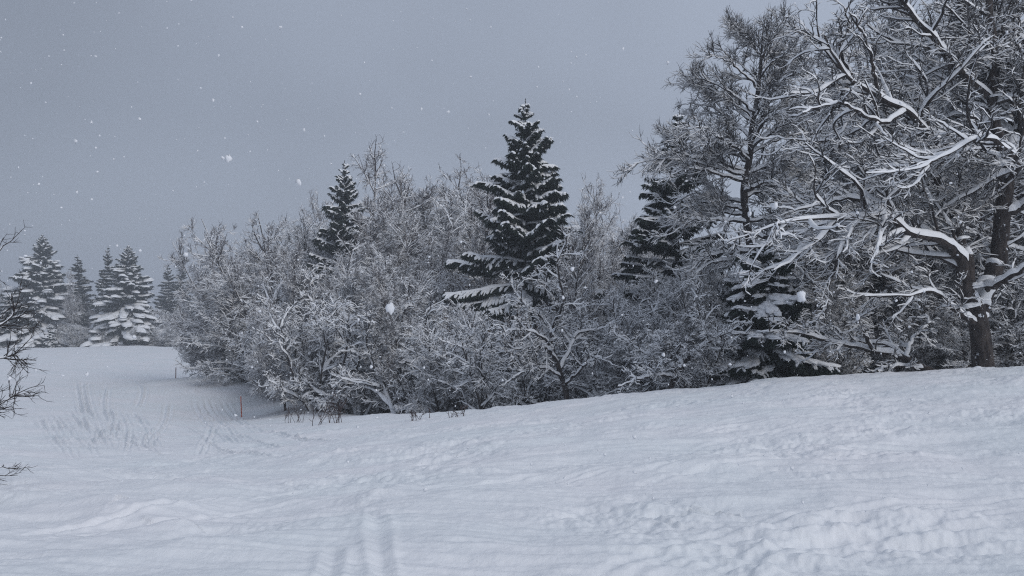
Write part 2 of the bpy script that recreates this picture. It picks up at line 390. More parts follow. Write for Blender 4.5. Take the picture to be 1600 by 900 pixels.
def spawn(rng, par, n, t0, t1, ang, ratio, m, wig, up, flat=1.0, rf=0.012, rmin=0.004, arc=0, jit=12, short=0.5, lmin=0.15, bias=None):
    Lp = plen(par); w = Lp / Lp.sum(); idx = rng.choice(len(Lp), n, p=w)
    t = t0 + (t1 - t0) * rng.random(n); pos, T, rad = at(par, idx, t)
    v = rng.normal(size=(n, 3)); v[:, 2] *= flat
    if bias is not None: v += np.array(bias)
    v = norm(v - (v * T).sum(1, keepdims=True) * T)
    a = np.radians(ang + rng.normal(0, jit, n))[:, None]
    L = np.maximum(Lp[idx] * ratio * (1 - short * t) * rng.uniform(0.55, 1.25, n), lmin)
    return grow(rng, pos, np.cos(a) * T + np.sin(a) * v, L, np.minimum(rad * 0.72, rf * L + rmin), m, wig, up, rmin=rmin, arc=arc)
def drop_low(s, fn):
    """forget branches that would end under the snow"""
    keep = (s[0][:, :, 2].min(1) > fn); return s[0][keep], s[1][keep]

def crown_parts(rng, sets, snow, twigsnow, mi_b=0, mi_s=1, big=1, top=None):
    parts = []
    for lv, (Pt, R) in enumerate(sets):
        k = 6 if lv < big else (4 if lv == big else 3)
        parts.append((*tube(Pt, R, k), mi_b))
        if lv < big + 1: parts.append((*snowcap(Pt, R, np.minimum(snow, R * 1.8 + 0.02), R * 0.35 + 0.010, 6 if lv < big else 3, rng, top), mi_s))
        elif twigsnow > 0: parts.append((*snowcap(Pt, R, np.minimum(twigsnow, R * 2.2 + 0.01) * np.ones_like(R), 0.004 + 0.28 * twigsnow, 3, rng, top), mi_s))
    return parts

def root_empty(name, loc, rz=0.0, sc=(1, 1, 1)):
    o = bpy.data.objects.new(name, None); COL.objects.link(o); o.location = loc; o.rotation_euler = (0, 0, rz); o.scale = sc
    o.empty_display_size = 0.5
    return o

def bare_proto(seed, H, kind):
    """bare broad-leaved tree, base at the origin"""
    rng = np.random.default_rng(seed)
    if kind == 'bush': ns = 5
    elif kind == 'spread': ns = 3
    elif kind == 'upright': ns = 2
    else: ns = 1
    th = rng.uniform(0, 6.28, ns); lean = {'bush': 0.65, 'spread': 0.45, 'upright': 0.12, 'birch': 0.06, 'slim': 0.10}[kind]
    d = np.c_[np.cos(th) * lean, np.sin(th) * lean, np.ones(ns)] + rng.normal(0, 0.05, (ns, 3))
    pos = np.c_[np.cos(th), np.sin(th), np.zeros(ns)] * (0.10 if ns > 1 else 0); pos[:, 2] = -0.5
    L = H * rng.uniform(0.85, 1.0, ns)
    L[0] = H * 1.02
    tr_ = grow(rng, pos, d, L, np.full(ns, H * {'bush': .015, 'spread': .014, 'upright': .011, 'birch': .010, 'slim': .009}[kind]), 14, 0.07, 0.03 if kind != 'bush' else .05, taper=0.9, rmin=0.012)
    if kind == 'birch':
        a = spawn(rng, tr_, 44, .3, .97, 42, .42, 7, .10, .04, rf=.011, short=.75)
        b = spawn(rng, a, 380, .15, 1, 45, .45, 6, .14, .02, rmin=.005, arc=-.10)
        c = spawn(rng, b, 3200, .15, 1, 50, .6, 5, .16, -.10, rmin=.0045, arc=-.22)
        e = spawn(rng, c, 6500, .2, 1, 40, .6, 3, .15, -.25, rmin=.004, lmin=.35)
        sn, ts = .03, .006
    elif kind == 'slim':
        a = spawn(rng, tr_, 60, .12, .97, 46, .36, 7, .06, .07, rf=.009, short=.7)
        b = spawn(rng, a, 560, .15, 1, 42, .42, 5, .08, .07, rmin=.005)
        c = spawn(rng, b, 4200, .12, 1, 40, .55, 4, .08, .06, rmin=.0045, lmin=.4)
        e = spawn(rng, c, 9500, .15, 1, 35, .6, 3, .08, .06, rmin=.004, lmin=.32)
        sn, ts = .06, .021
    elif kind == 'upright':
        a = spawn(rng, tr_, 80, .08, .97, 46, .38, 7, .07, .05, rf=.010, short=.65)
        b = spawn(rng, a, 640, .12, 1, 44, .45, 5, .10, .05, flat=.8, rmin=.005)
        c = spawn(rng, b, 4600, .12, 1, 42, .52, 4, .11, .05, flat=.8, rmin=.0045, lmin=.4)
        e = spawn(rng, c, 10500, .15, 1, 38, .58, 3, .10, .05, rmin=.004, lmin=.32)
        sn, ts = .07, .024
    elif kind == 'spread':
        a = spawn(rng, tr_, 80, .05, .95, 60, .52, 8, .09, .0, flat=.6, rf=.011, short=.55, arc=-.03)
        b = spawn(rng, a, 640, .15, 1, 46, .42, 5, .12, .02, flat=.5, rmin=.006)
        c = spawn(rng, b, 3800, .12, 1, 44, .52, 4, .12, .02, flat=.6, rmin=.005, lmin=.35)
        e = spawn(rng, c, 7500, .15, 1, 38, .58, 3, .11, .02, flat=.7, rmin=.0045, lmin=.28)
        sn, ts = .10, .027
    else:
        a = spawn(rng, tr_, 60, .10, .97, 50, .50, 8, .19, .03, flat=.8, rf=.018, rmin=.007, short=.5)
        b = spawn(rng, a, 460, .12, 1, 50, .48, 6, .20, .02, flat=.8, rmin=.006)
        c = spawn(rng, b, 2000, .12, 1, 48, .52, 4, .17, .02, flat=.8, rmin=.005, lmin=.25)
        e = spawn(rng, c, 3000, .15, 1, 42, .58, 3, .15, .02, rmin=.0045, lmin=.22)
        sn, ts = .15, .028
    sets = [drop_low(s, 0.15) for s in (a, b, c, e)]
    tw = {'birch': M_twig_red, 'slim': M_twig_red if seed % 2 else M_twig_grey, 'upright': M_twig if seed % 2 else M_twig_red, 'spread': M_twig_grey, 'bush': M_twig}[kind]
    tb = M_bark_birch if kind == 'birch' else M_bark
    tp = [(*tube(*tr_, 8), 0), (*snowcap(*tr_, np.minimum(sn, tr_[1] + .01), tr_[1] * .2, 6, rng), 1)]
    return build('trunk', tp, [tb, M_snow_tree]), build('crown', crown_parts(rng, sets, sn, ts), [tw, M_snow_tree])

# ------------------------------------------------------------------ spruce
def spruce_proto(seed, H, Rb, nb, droop, snow, dens=1.0, t_low=0.06, twig=0.0, power=0.85, needle=0.20, irregular=0.25, tips=1, csz=9, sidesnow=1.0, ring=.55, lmax=9):
    rng = np.random.default_rng(seed)
    ns = tips
    d = np.array([[0.0, 0, 1]]) + rng.normal(0, .01, (ns, 3)); pos = np.zeros((ns, 3)); pos[:, 2] = -.5
    if ns > 1: pos[1, 0] = .9; pos[0, 0] = -.6
    L = np.full(ns, H + .5); 
    if ns > 1: L[1] *= .965
    tr_ = grow(rng, pos, d, L, np.full(ns, H * .012), 14, .012, .02, taper=.97, rmin=.01)
    idx = rng.integers(0, ns, nb); t = t_low + (.985 - t_low) * (np.arange(nb) + rng.random(nb)) / nb
    t = 1 - (1 - t) ** 1.0
    whorl = np.round(t * 34) / 34; t = np.clip((1 - ring) * t + ring * whorl, t_low, .985)
    p, T, rad = at(tr_, idx, t)
    az = rng.uniform(0, 2 * np.pi, nb)
    Lb = Rb * ((1 - t) ** power) * rng.uniform(1 - irregular, 1 + irregular * .7, nb) * (1 - t) / (1 - t + .055) + .10
    rise = np.where(t > .8, .75, np.where(t > .45, .25, -.05)) * np.ones(nb) + droop + rng.normal(0, .13, nb)
    d = np.c_[np.cos(az), np.sin(az), rise]
    bough = grow(rng, p, d, Lb, .010 * Lb + .008, 8, .035, -.075 - .02 * (t.mean() < .5), taper=.9, rmin=.006, arc=.20)
    # side twigs, spread in the plane of the bough
    n2 = int(nb * 15 * dens); Lp = plen(bough); ix = rng.choice(nb, n2, p=Lp / Lp.sum()); tt = .08 + .92 * rng.random(n2) ** .85
    q, T, rad = at(bough, ix, tt); sgn = rng.choice([-1, 1], n2)[:, None]
    side = norm(np.cross(T, np.array([0, 0, 1.0]))) * sgn
    a = np.radians(rng.uniform(35, 65, n2))[:, None]
    Ls = np.maximum(Lp[ix] * .38 * (1 - .72 * tt) * rng.uniform(.6, 1.2, n2) * np.minimum(1, tt * 5), .12); Ls = np.minimum(Ls, lmax)
    tw = grow(rng, q, np.cos(a) * T + np.sin(a) * side + np.array([0, 0, -.22]), Ls, np.full(n2, .006), 5, .07, -.22, rmin=.004)
    parts = [(*tube(*bough, 4), 0), (*tube(*tw, 3), 0)]
    # needle sprays: tapered blades hanging from and combed along every twig
    def blades(st, per_m, ln, w, hang):
        Lq = plen(st); nn = int(Lq.sum() * per_m); i = rng.choice(len(Lq), nn, p=Lq / Lq.sum()); u = rng.random(nn)
        o, T, _ = at(st, i, u); r = rng.normal(size=(nn, 3)); r[:, 2] = -np.abs(r[:, 2]) * .8 - hang
        dd = norm(T * .9 + r * .8); l = ln * (rng.uniform(.5, 1.3, nn) * np.clip(o[:, 2] * 0 + (H * 1.03 - o[:, 2]) / (H * .22), .38, 1))[:, None]
        s = norm(np.cross(dd, rng.normal(size=(nn, 3)))) * (w * rng.uniform(.6, 1.3, nn)[:, None])
        mid = o + dd * l * .45; V = np.stack([o - s * .35, o + s * .35, mid + s, o + dd * l, mid - s], 1).reshape(-1, 3)
        k = np.arange(nn) * 5
        return V, np.c_[k, k + 1, k + 2, k + 3, k + 4]
    parts.append((*blades(tw, 34 * dens, needle, .034, .9), 0))
    parts.append((*blades(bough, 60 * dens, needle * 1.1, .034, .9), 0))
    # leader spike
    parts.append((*blades((tr_[0][:, -4:], tr_[1][:, -4:]), 60, .16, .02, -.3), 0))
    crown = build('crown', parts, [M_needle])
    sp = []
    sp.append((*snowcap(bough[0], bough[1], snow * (0.5 + .6 * rng.random(bough[1].shape)), snow * .9, 6, rng), 0))
    sel = rng.random(n2) < min(.9, .28 + snow * 3.2) * sidesnow
    sp.append((*snowcap(tw[0][sel], tw[1][sel], min(snow * .6, .08) * np.ones_like(tw[1][sel]), min(snow * .62, .08), 6, rng), 0))
    if twig > 0:       # cushions of snow lying on the bough ends
        nc = int(nb * twig); i = rng.choice(nb, nc, p=Lp / Lp.sum()); o, T, _ = at(bough, i, rng.uniform(.3, .92, nc))
        o = o + rng.normal(0, .12, (nc, 3)) * np.array([1, 1, .2]); sz = np.minimum(Lp[i] * rng.uniform(.10, .20, nc) + .06, csz)
        sp.append((*cushions(o + np.array([0, 0, .03]), T, sz, rng), 0))
    snowm = build('snow', sp, [M_snow_tree])
    trunk = build('trunk', [(*tube(*tr_, 8), 0)], [M_bark])
    return trunk, crown, snowm
def cushions(o, T, sz, rng, k=9, m=5):
    """lumpy domes of snow, elongated along the bough"""
    n = len(o); a = np.arange(k) / k * 2 * np.pi; X = norm(T * np.array([1, 1, .9])); Y = norm(np.cross(np.array([0, 0, 1.0]), X)); Z = np.cross(X, Y)
    V = []
    for j in range(m):
        ph = j / (m - 1) * np.pi * .5 ; rr = np.cos(ph) ** .8 if j < m - 1 else .02
        jit = rng.uniform(.72, 1.25, (n, k))
        V.append(o[:, None] + (sz[:, None] * rr * jit * np.cos(a) * 1.35)[..., None] * X[:, None] + (sz[:, None] * rr * jit * np.sin(a) * .8)[..., None] * Y[:, None]
                 + (sz[:, None] * (np.sin(ph) * .42 - .10 * (j == 0)) * rng.uniform(.8, 1.2, (n, k)))[..., None] * Z[:, None])
    V = np.stack(V, 1)
    b = (np.arange(n)[:, None, None] * m + np.arange(m - 1)[None, :, None]) * k; q = np.arange(k)[None, None]
    i = (b + q).ravel(); j = (b + (q + 1) % k).ravel()
    return V.reshape(-1, 3), np.c_[i, j, j + k, i + k]

NAMES = {'bush': 'small_bare_tree', 'spread': 'bare_tree', 'upright': 'bare_tree', 'slim': 'bare_tree', 'birch': 'birch_tree', 'spruce': 'spruce_tree'}
PARTN = ('trunk', 'crown', 'snow')
def place(kind, meshes, H, px, topy, D, label, group=None, rz=0.0, wide=1.0, dz=0.0, cat='tree', name=None, lean=None):
    d = ray(px, 500); x = d[0] / d[1] * D; z = float(ground0(np.array([x]), np.array([D]))[0]) + dz
    top = P(px, topy, D)[2]; s = (top - z) / H
    o = root_empty(name or NAMES[kind], (x, D, z), rz, (s * wide, s * wide, s))
    if lean: o.rotation_euler = (lean[0], lean[1], rz)
    for nm, me in zip(PARTN, meshes): link(nm, me, o)
    return tag(o, label, cat, group)

rg = np.random.default_rng(5)
PR = {'slim': [bare_proto(11, 12, 'slim'), bare_proto(12, 12, 'slim'), bare_proto(13, 12, 'slim')],
      'upright': [bare_proto(21, 12, 'upright'), bare_proto(22, 12, 'upright')],
      'spread': [bare_proto(31, 9, 'spread'), bare_proto(32, 9, 'spread')],
      'bush': [bare_proto(41, 5, 'bush'), bare_proto(42, 5, 'bush'), bare_proto(43, 5, 'bush')],
      'birch': [bare_proto(51, 14, 'birch'), bare_proto(52, 14, 'birch')]}
HP = {'slim': 12, 'upright': 12, 'spread': 9, 'bush': 5, 'birch': 14}
def tree(kind, px, topy, D, label, group=None, v=None, **kw):
    v = rg.integers(0, len(PR[kind])) if v is None else v % len(PR[kind])
    return place(kind, PR[kind][v], HP[kind] * .97, px, topy, D, label, group, rz=rg.uniform(0, 6.28), **kw)

#SECTION_TREES
# ---- distinct trees of the skyline, from the meadow on the left to the big tree on the right
G1 = 'bare trees on the skyline of the wood'
tree('spread', 376, 465, 80, 'wide snow-laden bare tree ending the wood on the left, boughs sweeping low', G1, v=1, wide=.8)
tree('upright', 322, 425, 92, 'lowest pale bare tree sticking out at the far left end of the wood', G1, wide=.8)
tree('upright', 360, 338, 88, 'feathery bare tree with twin pointed top, leftmost tall one of the wood', G1, wide=.85)
tree('upright', 412, 332, 82, 'bare tree with broom-like top left of the reddish one', G1)
tree('birch', 470, 311, 90, 'reddish brown bare tree with narrow pointed top left of the small spruce', G1, wide=.8)
tree('birch', 592, 252, 80, 'tall thin drooping birch just right of the small spruce', G1)
tree('birch', 648, 290, 74, 'curly topped birch, leftmost of the three between the two spruces', G1, wide=1.1)
tree('birch', 715, 284, 70, 'grey brown birch with round top, tallest of the group left of the big spruce', G1, wide=1.2)
tree('birch', 768, 268, 72, 'faint drooping birch standing behind the left side of the big spruce', G1)
tree('birch', 955, 294, 85, 'faint pointed birch alone in the gap between the big spruce and the large beech', G1, wide=.8)
tree('slim', 893, 322, 44, 'thin upright bare tree in front of the right flank of the big spruce', G1, wide=.7)
tree('spread', 395, 420, 74, 'broad grey snow-dusted tree above the dark hollow on the left bank', G1, wide=1.1)
# ---- the front row, along the edge of the snow
G2 = 'small trees along the front edge of the wood'
FR = [('bush', 498, 478, 50.5, 'gnarled small tree with short dark forked trunk nearest the orange pole', .9),
 ('bush', 560, 470, 49, 'low tangled tree just right of the gnarled one by the orange pole', 1.1),
 ('bush', 632, 455, 44, 'small tree with thick snow-covered arching boughs left of the big spruce', 1.0),
 ('spread', 690, 468, 42, 'many-stemmed small tree with white crooked boughs below the big spruce, left side', .9),
 ('bush', 762, 500, 39, 'low snowy tree directly in front of the foot of the big spruce', 1.0),
 ('bush', 955, 478, 38, 'rounded small tree right of the dark crooked trunk', 1.1),
 ('spread', 1030, 440, 38, 'wide small tree with level snowy boughs midway to the large beech', .95),
 ('bush', 1085, 500, 31, 'low bent snowy tree left of the dark young spruce', 1.1),
 ('bush', 430, 500, 66, 'low snow-heaped tree on the bank above the orange pole', 1.1)]
for k, px, ty, D, lb, w in FR: tree(k, px, ty, D, lb, G2, wide=w)
# ---- the thicket behind them: trees nothing tells apart, one label per stretch of the wood
def region(n, x0, x1, D0, D1, sky, lo, kinds, label, group):
    for i in range(n):
        px = x0 + (x1 - x0) * (i + rg.uniform(.1, .9)) / n; D = rg.uniform(D0, D1)
        s = np.interp(px, [a for a, _ in sky], [b for _, b in sky])
        tree(kinds[rg.integers(0, len(kinds))], px, s + rg.uniform(0, lo), D, label, group, wide=rg.uniform(.78, 1.05))
SKY = [(260, 500), (320, 440), (360, 400), (420, 365), (470, 345), (530, 350), (600, 325), (650, 312), (720, 305), (770, 300), (830, 330), (900, 350), (940, 335), (990, 340), (1050, 330), (1200, 300), (1600, 200)]
region(16, 385, 530, 74, 100, SKY, 50, ['slim', 'upright', 'slim', 'upright'], 'slim bare tree dusted with snow in the thicket left of the small spruce', 'thicket trees left of the small spruce')
region(24, 530, 790, 58, 88, SKY, 60, ['slim', 'upright', 'birch', 'slim'], 'slim bare tree dusted with snow in the thicket between small and big spruce', 'thicket trees between the two spruces')
region(18, 840, 1080, 48, 84, SKY, 70, ['slim', 'upright', 'birch', 'slim'], 'slim bare tree dusted with snow in the thicket between big spruce and beech', 'thicket trees between big spruce and beech')
LOW = [(260, 500), (450, 400), (600, 390), (680, 430), (740, 485), (880, 485), (940, 430), (1100, 380), (1600, 380)]
region(9, 440, 620, 52, 64, LOW, 60, ['slim', 'upright', 'bush'], 'low snowy undergrowth tree behind the orange pole side of the front row', 'undergrowth trees on the orange pole side')
region(13, 600, 960, 42, 56, LOW, 60, ['slim', 'upright', 'bush'], 'low snowy undergrowth tree around the foot of the big spruce', 'undergrowth trees around the big spruce')
region(10, 960, 1240, 36, 50, LOW, 60, ['upright', 'slim', 'upright'], 'low snowy undergrowth tree around the foot of the large beech', 'undergrowth trees around the beech')
RIGHT = [(1200, 330), (1300, 300), (1400, 240), (1500, 200), (1750, 100)]
region(17, 1230, 1720, 33, 52, RIGHT, 130, ['slim', 'upright', 'spread', 'upright'], 'dim snow-dusted tree in the thicket behind the great tree', 'thicket trees behind the great tree')
region(10, 1240, 1700, 31, 42, [(1200, 430), (1700, 400)], 90, ['spread', 'bush', 'upright'], 'low dim undergrowth tree close behind the great tree', 'undergrowth trees behind the great tree')

G6 = 'tall trees behind the great tree'
for k, px, ty, D, lb in (('upright', 1322, 150, 36, 'tall dim bare tree just left of the great tree, behind its outer twigs'), ('slim', 1405, 60, 37, 'tall dim bare tree behind the left half of the great crown'),
        ('upright', 1482, 20, 38, 'tall dim bare tree behind the middle of the great crown'), ('upright', 1560, -30, 36, 'tall dim bare tree directly behind the thick forked trunk'),
        ('upright', 1640, -20, 35, 'tall dim bare tree at the right picture edge behind the great crown')):
    tree(k, px, ty, D, lb, G6, wide=1.15)
# ---- spruces
S_big = spruce_proto(101, 21, 7.3, 230, -.04, .17, dens=2.3, power=.70, irregular=.42, needle=.34, t_low=.10, sidesnow=1.0, lmax=.85)
S_mid = spruce_proto(102, 16, 4.3, 210, -.02, .10, dens=1.3, power=.66, irregular=.20, needle=.28)
S_lad = spruce_proto(103, 22, 8.8, 420, -.20, .12, dens=1.1, power=.72, irregular=.38, twig=3.5, needle=.5, tips=1, sidesnow=.35, ring=.1)
S_two = spruce_proto(104, 22, 8.6, 480, -.20, .12, dens=1.1, power=.70, irregular=.38, twig=2.6, needle=.5, tips=2, sidesnow=.35, ring=.1)
S_slim = spruce_proto(105, 16, 2.9, 190, -.12, .05, dens=1.2, power=.62, irregular=.35, needle=.3)
S_yng = spruce_proto(106, 6, 2.6, 170, -.35, .07, dens=2.4, power=.45, irregular=.55, twig=9, needle=.24, csz=.24, sidesnow=.5)
def spr(me, H, px, ty, D, lb, g=None, wide=1.0, rz=0.0, **kw): return place('spruce', me, H, px, ty, D, lb, g, rz=rz, wide=wide, **kw)
spr(S_big, 21, 816, 157, 50, 'tallest dark spruce standing alone above the middle of the wood', 'spruces in the wood', 1.0, .6)
spr(S_slim, 16, 853, 250, 53, 'narrow spruce half hidden behind the right side of the tallest spruce', 'spruces in the wood', 1.05, 2)
spr(S_mid, 16, 540, 246, 74, 'small pointed spruce rising above the left part of the wood', 'spruces in the wood', 1.0, 1)
spr(S_mid, 16, 1052, 178, 46, 'dark spruce half hidden behind the left side of the large beech', 'spruces in the wood', 1.15, 4)
spr(S_yng, 6, 1198, 380, 31.5, 'dark young spruce with heaped snow cushions at the foot of the large beech', 'spruces in the wood', 1.0, 2.2)
G3 = 'conifers across the far meadow'
spr(S_two, 22, 57, 363, 178, 'big snow-laden spruce with twin top, leftmost across the far meadow', G3, 1.0, .3)
spr(S_slim, 16, 124, 398, 185, 'greyish narrow conifer with little snow between the two big snow-laden spruces', G3, 1.5, 1)
spr(S_slim, 16, 167, 384, 184, 'thin dark spruce top rising just left of the broad snow-laden one', G3, 1.0, 3)
spr(S_lad, 22, 196, 381, 176, 'broad snow-laden spruce with thick white boughs, right one across the far meadow', G3, 1.02, 2)
spr(S_slim, 16, 265, 412, 215, 'faint distant spruce, left one of the close pair by the wood', G3, 1.4, 2)
spr(S_slim, 16, 279, 411, 218, 'faint distant spruce, right one of the close pair by the wood', G3, 1.4, 5)
spr(S_yng, 6, 79, 506, 172, 'small bent snow-covered young spruce below the twin-topped spruce', G3, .8, 1)
spr(S_yng, 6, 22, 462, 176, 'squat snow-covered spruce at the far left edge of the meadow', G3, .9, 3)
region(8, -40, 110, 182, 200, [(-40, 420), (30, 440), (110, 470)], 40, ['slim', 'upright'], 'hazy bare tree behind the twin-topped spruce', 'hazy trees behind the twin-topped spruce')
region(12, 100, 300, 178, 200, [(100, 470), (300, 450)], 35, ['slim', 'upright', 'spread'], 'hazy bare tree along the far meadow edge right of the twin-topped spruce', 'hazy trees along the far meadow edge')
region(14, 90, 300, 170, 178, [(90, 503), (300, 500)], 14, ['bush', 'spread'], 'low hazy snowy bush along the far meadow edge', 'hazy bushes along the far meadow edge')
tree('birch', 113, 425, 176, 'thin pale birch in front of the greyish narrow conifer', wide=.45)

# ------------------------------------------------------------------ hand-shaped near trees (limb: (px, py, depth offset, radius in px))
def limb_set(limbs, D0, m):
    PP, RR = [], []
    for L in limbs:
        c = curve(L, m); PP.append([P(a, b, D0 + dd) for a, b, dd, r in c]); RR.append([max(r, .4) * D0 / F for *_, r in c])
    return np.array(PP), np.array(RR)
def near_tree(name, origin_px, D0, trunk, limbs, spec, label, group, seed, snow, twigsnow, twigmat, extra=None, wigp=.03, top=None, thick=1.0):
    rng = np.random.default_rng(seed)
    T = limb_set(trunk, D0, 22); Lm = limb_set(limbs, D0, 44)
    jit = np.repeat(rng.normal(0, wigp, (len(limbs), 22, 3)), 2, 1); jit[:, 1:-1] = (jit[:, :-2] + jit[:, 1:-1] + jit[:, 2:]) / 3; jit[:, 0] = 0; Lm = (Lm[0] + jit, Lm[1])
    o3 = T[0][0, 0].copy()
    sets = [Lm]
    Lm = (Lm[0], Lm[1] * thick)
    for q in spec:
        src = sets[q['src']] if 'src' in q else sets[-1]
        s = spawn(rng, src, **{k: v for k, v in q.items() if k != 'src'})
        g = ground0(s[0][:, -1, 0], s[0][:, -1, 1]); keep = s[0][:, :, 2].min(1) > g + .1
        sets.append((s[0][keep], s[1][keep]))
    off = lambda parts: [(v - o3, f, m) for v, f, m in parts]
    root = root_empty(name, tuple(o3)); tag(root, label, 'tree', group)
    tp = [(*tube(*T, 12), 0)]
    link('trunk', build('trunk', off(tp), [M_bark]), root)
    for k in range(len(Lm[0])):
        link('limb', build('limb', off([(*tube(Lm[0][k:k + 1], Lm[1][k:k + 1], 10), 0)]), [M_bark]), root)
    lv = sets[1:]
    cr = []
    for i, (Pt, R) in enumerate(lv): cr.append((*tube(Pt, R, 5 if i == 0 else 3), 0))
    link('crown', build('crown', off(cr), [twigmat]), root)
    sn = [(*snowcap(*Lm, np.minimum(Lm[1] * .75 + .02, snow), Lm[1] * .12, 6, rng, top), 0)]
    if twigsnow is not None:
        for i, (Pt, R) in enumerate(lv):
            h = np.minimum(R * 1.7 + .016, [snow * .62, twigsnow * 1.5, twigsnow, twigsnow * .8][min(i, 3)])
            sn.append((*snowcap(Pt, R, h, R * (.3 if i == 0 else .3) + .004, 6 if i == 0 else 3, rng, top), 0))
    if extra:
        for (px, py, dd, sz) in extra:
            c = P(px, py, D0 + dd)[None]; sn.append((*cushions(c, np.array([[1.0, .3, .2]]), np.array([sz]), rng, 14, 8), 0))
    link('snow', build('snow', off(sn), [M_snow_tree]), root)
    return root

BT = [[(1538, 592, 0, 17), (1535, 560, 0, 15.5), (1532, 525, 0, 14.5), (1526, 490, 0, 13.5), (1519, 462, 0, 10.5)]]
BL = [[(1524, 486, 0, 11), (1508, 440, -.2, 10), (1500, 405, -.3, 9), (1485, 385, -.5, 7.5), (1465, 372, -.8, 6.5), (1420, 362, -1.3, 5.5), (1385, 338, -1.7, 4.5), (1330, 341, -2.2, 3.5), (1262, 341, -2.8, 2.2), (1212, 350, -3.2, 1)],
 [(1516, 462, 0, 10), (1512, 405, .3, 8.5), (1496, 362, .6, 7), (1488, 325, .9, 6), (1470, 290, 1.2, 5), (1450, 262, 1.5, 4), (1420, 235, 1.8, 3), (1390, 200, 2, 2)],
 [(1526, 502, .1, 14), (1540, 458, .3, 13), (1555, 420, .4, 13), (1563, 370, .5, 12.5), (1570, 310, .5, 12), (1573, 248, .5, 11.5)],
 [(1573, 262, .5, 10), (1558, 200, .5, 9), (1552, 150, .4, 8), (1556, 100, .3, 7), (1548, 50, .3, 6), (1546, -20, .3, 5), (1540, -120, .3, 3), (1530, -210, .4, 1.6)],
 [(1573, 262, .5, 10), (1588, 215, .8, 9), (1594, 170, 1, 8), (1600, 100, 1.2, 7), (1612, 20, 1.3, 6), (1625, -90, 1.5, 3.5), (1630, -190, 1.5, 1.6)],
 [(1570, 258, .5, 8), (1540, 246, .2, 7), (1490, 232, -.3, 6.5), (1460, 215, -.7, 6), (1440, 195, -.8, 5), (1410, 170, -1, 4.5), (1370, 150, -1.2, 4), (1330, 122, -1.4, 3), (1302, 85, -1.5, 2), (1290, 52, -1.5, 1)],
 [(1553, 155, .4, 6), (1500, 112, 0, 5.5), (1470, 75, -.3, 5), (1440, 40, -.4, 4.5), (1415, 5, -.5, 3.5), (1390, -40, -.6, 2.5), (1370, -90, -.7, 1.3)],
 [(1553, 190, .4, 5), (1510, 178, 1, 4), (1470, 183, 1.4, 3.5), (1440, 172, 1.8, 3), (1420, 150, 2, 2), (1392, 112, 2.2, 1)],
 [(1556, 115, .3, 5), (1520, 60, .8, 4.5), (1500, 0, 1, 4), (1490, -70, 1.2, 3), (1480, -140, 1.4, 1.4)],
 [(1526, 504, 0, 6), (1505, 492, -.6, 5), (1480, 474, -1, 4), (1455, 455, -1.4, 3), (1420, 462, -1.8, 2), (1352, 462, -2, 1)],
 [(1540, 452, -.1, 6), (1562, 442, -.8, 5), (1600, 420, -1.4, 4), (1660, 400, -2, 2.5), (1720, 390, -2.4, 1)],
 [(1572, 300, .5, 6), (1540, 290, 1.4, 5), (1500, 303, 2, 4), (1450, 298, 2.6, 3), (1400, 308, 3, 2), (1335, 300, 3.3, 1)],
 [(1570, 335, .5, 7), (1600, 322, .2, 6), (1640, 290, -.3, 5), (1700, 270, -.6, 3), (1760, 240, -.8, 1.5)],
 [(1390, 340, -1.65, 4), (1360, 322, -1.6, 3.5), (1330, 310, -1.6, 3), (1290, 318, -1.7, 2.2), (1240, 330, -1.8, 1)],
 [(1462, 216, -.7, 4.5), (1430, 205, .2, 4), (1395, 187, .9, 3.5), (1350, 190, 1.4, 2.8), (1290, 218, 1.9, 2), (1226, 218, 2.2, .9)],
 [(1412, 172, -1, 4), (1385, 190, -1.6, 3.2), (1350, 180, -2, 2.6), (1310, 160, -2.3, 2), (1262, 172, -2.6, 1)],
 [(1594, 180, 1, 5), (1560, 160, 2, 4.5), (1520, 150, 2.8, 3.5), (1460, 110, 3.4, 2.4), (1420, 80, 3.8, 1)],
 [(1596, 150, 1, 5), (1620, 100, .2, 4.5), (1650, 60, -.5, 3.5), (1700, 0, -1, 2)],
 [(1332, 124, -1.4, 2.6), (1312, 70, -1.3, 2), (1328, 40, -1.2, 1.4), (1318, 12, -1.2, .8)],
 [(1372, 151, -1.2, 3), (1365, 110, -1.6, 2.4), (1352, 60, -1.8, 1.8), (1330, 20, -2, .9)],
 [(1470, 77, -.3, 4), (1435, 70, .3, 3), (1390, 60, .8, 2.2), (1345, 30, 1.2, 1.2)],
 [(1572, 280, .5, 6), (1590, 260, -.6, 5), (1570, 230, -1.8, 4), (1530, 215, -2.6, 3), (1480, 240, -3.2, 2), (1430, 262, -3.5, 1)]]
near_tree('great_bare_tree', None, 24.2, BT, BL, [
    dict(n=400, t0=.14, t1=1, ang=50, ratio=.40, m=10, wig=.20, up=.055, flat=.8, rf=.0135, rmin=.007, short=.35, lmin=.6, bias=(-.2, .8, 0)),
    dict(n=2400, t0=.1, t1=1, ang=48, bias=(0, .3, 0), ratio=.48, m=6, wig=.17, up=.03, flat=.7, rf=.010, rmin=.0045, lmin=.32),
    dict(n=10000, t0=.1, t1=1, ang=42, ratio=.52, m=4, wig=.15, up=.04, flat=.8, rmin=.004, lmin=.24),
    dict(n=17000, t0=.1, t1=1, ang=40, ratio=.6, m=3, wig=.13, up=.05, rmin=.0035, lmin=.18)],
    'great gnarled tree with thick forked trunk and snow-covered limbs at the right edge', 'large bare trees on the right', 7, .17, .022, M_twig, top=(P(0, 150, 24)[2], P(0, -150, 24)[2], .6), thick=.98,
    extra=[(1528, 447, -.1, .28), (1519, 478, -.25, .24), (1548, 440, 0, .2), (1504, 372, -.3, .16), (1574, 246, .4, .22), (1556, 150, .2, .16)])

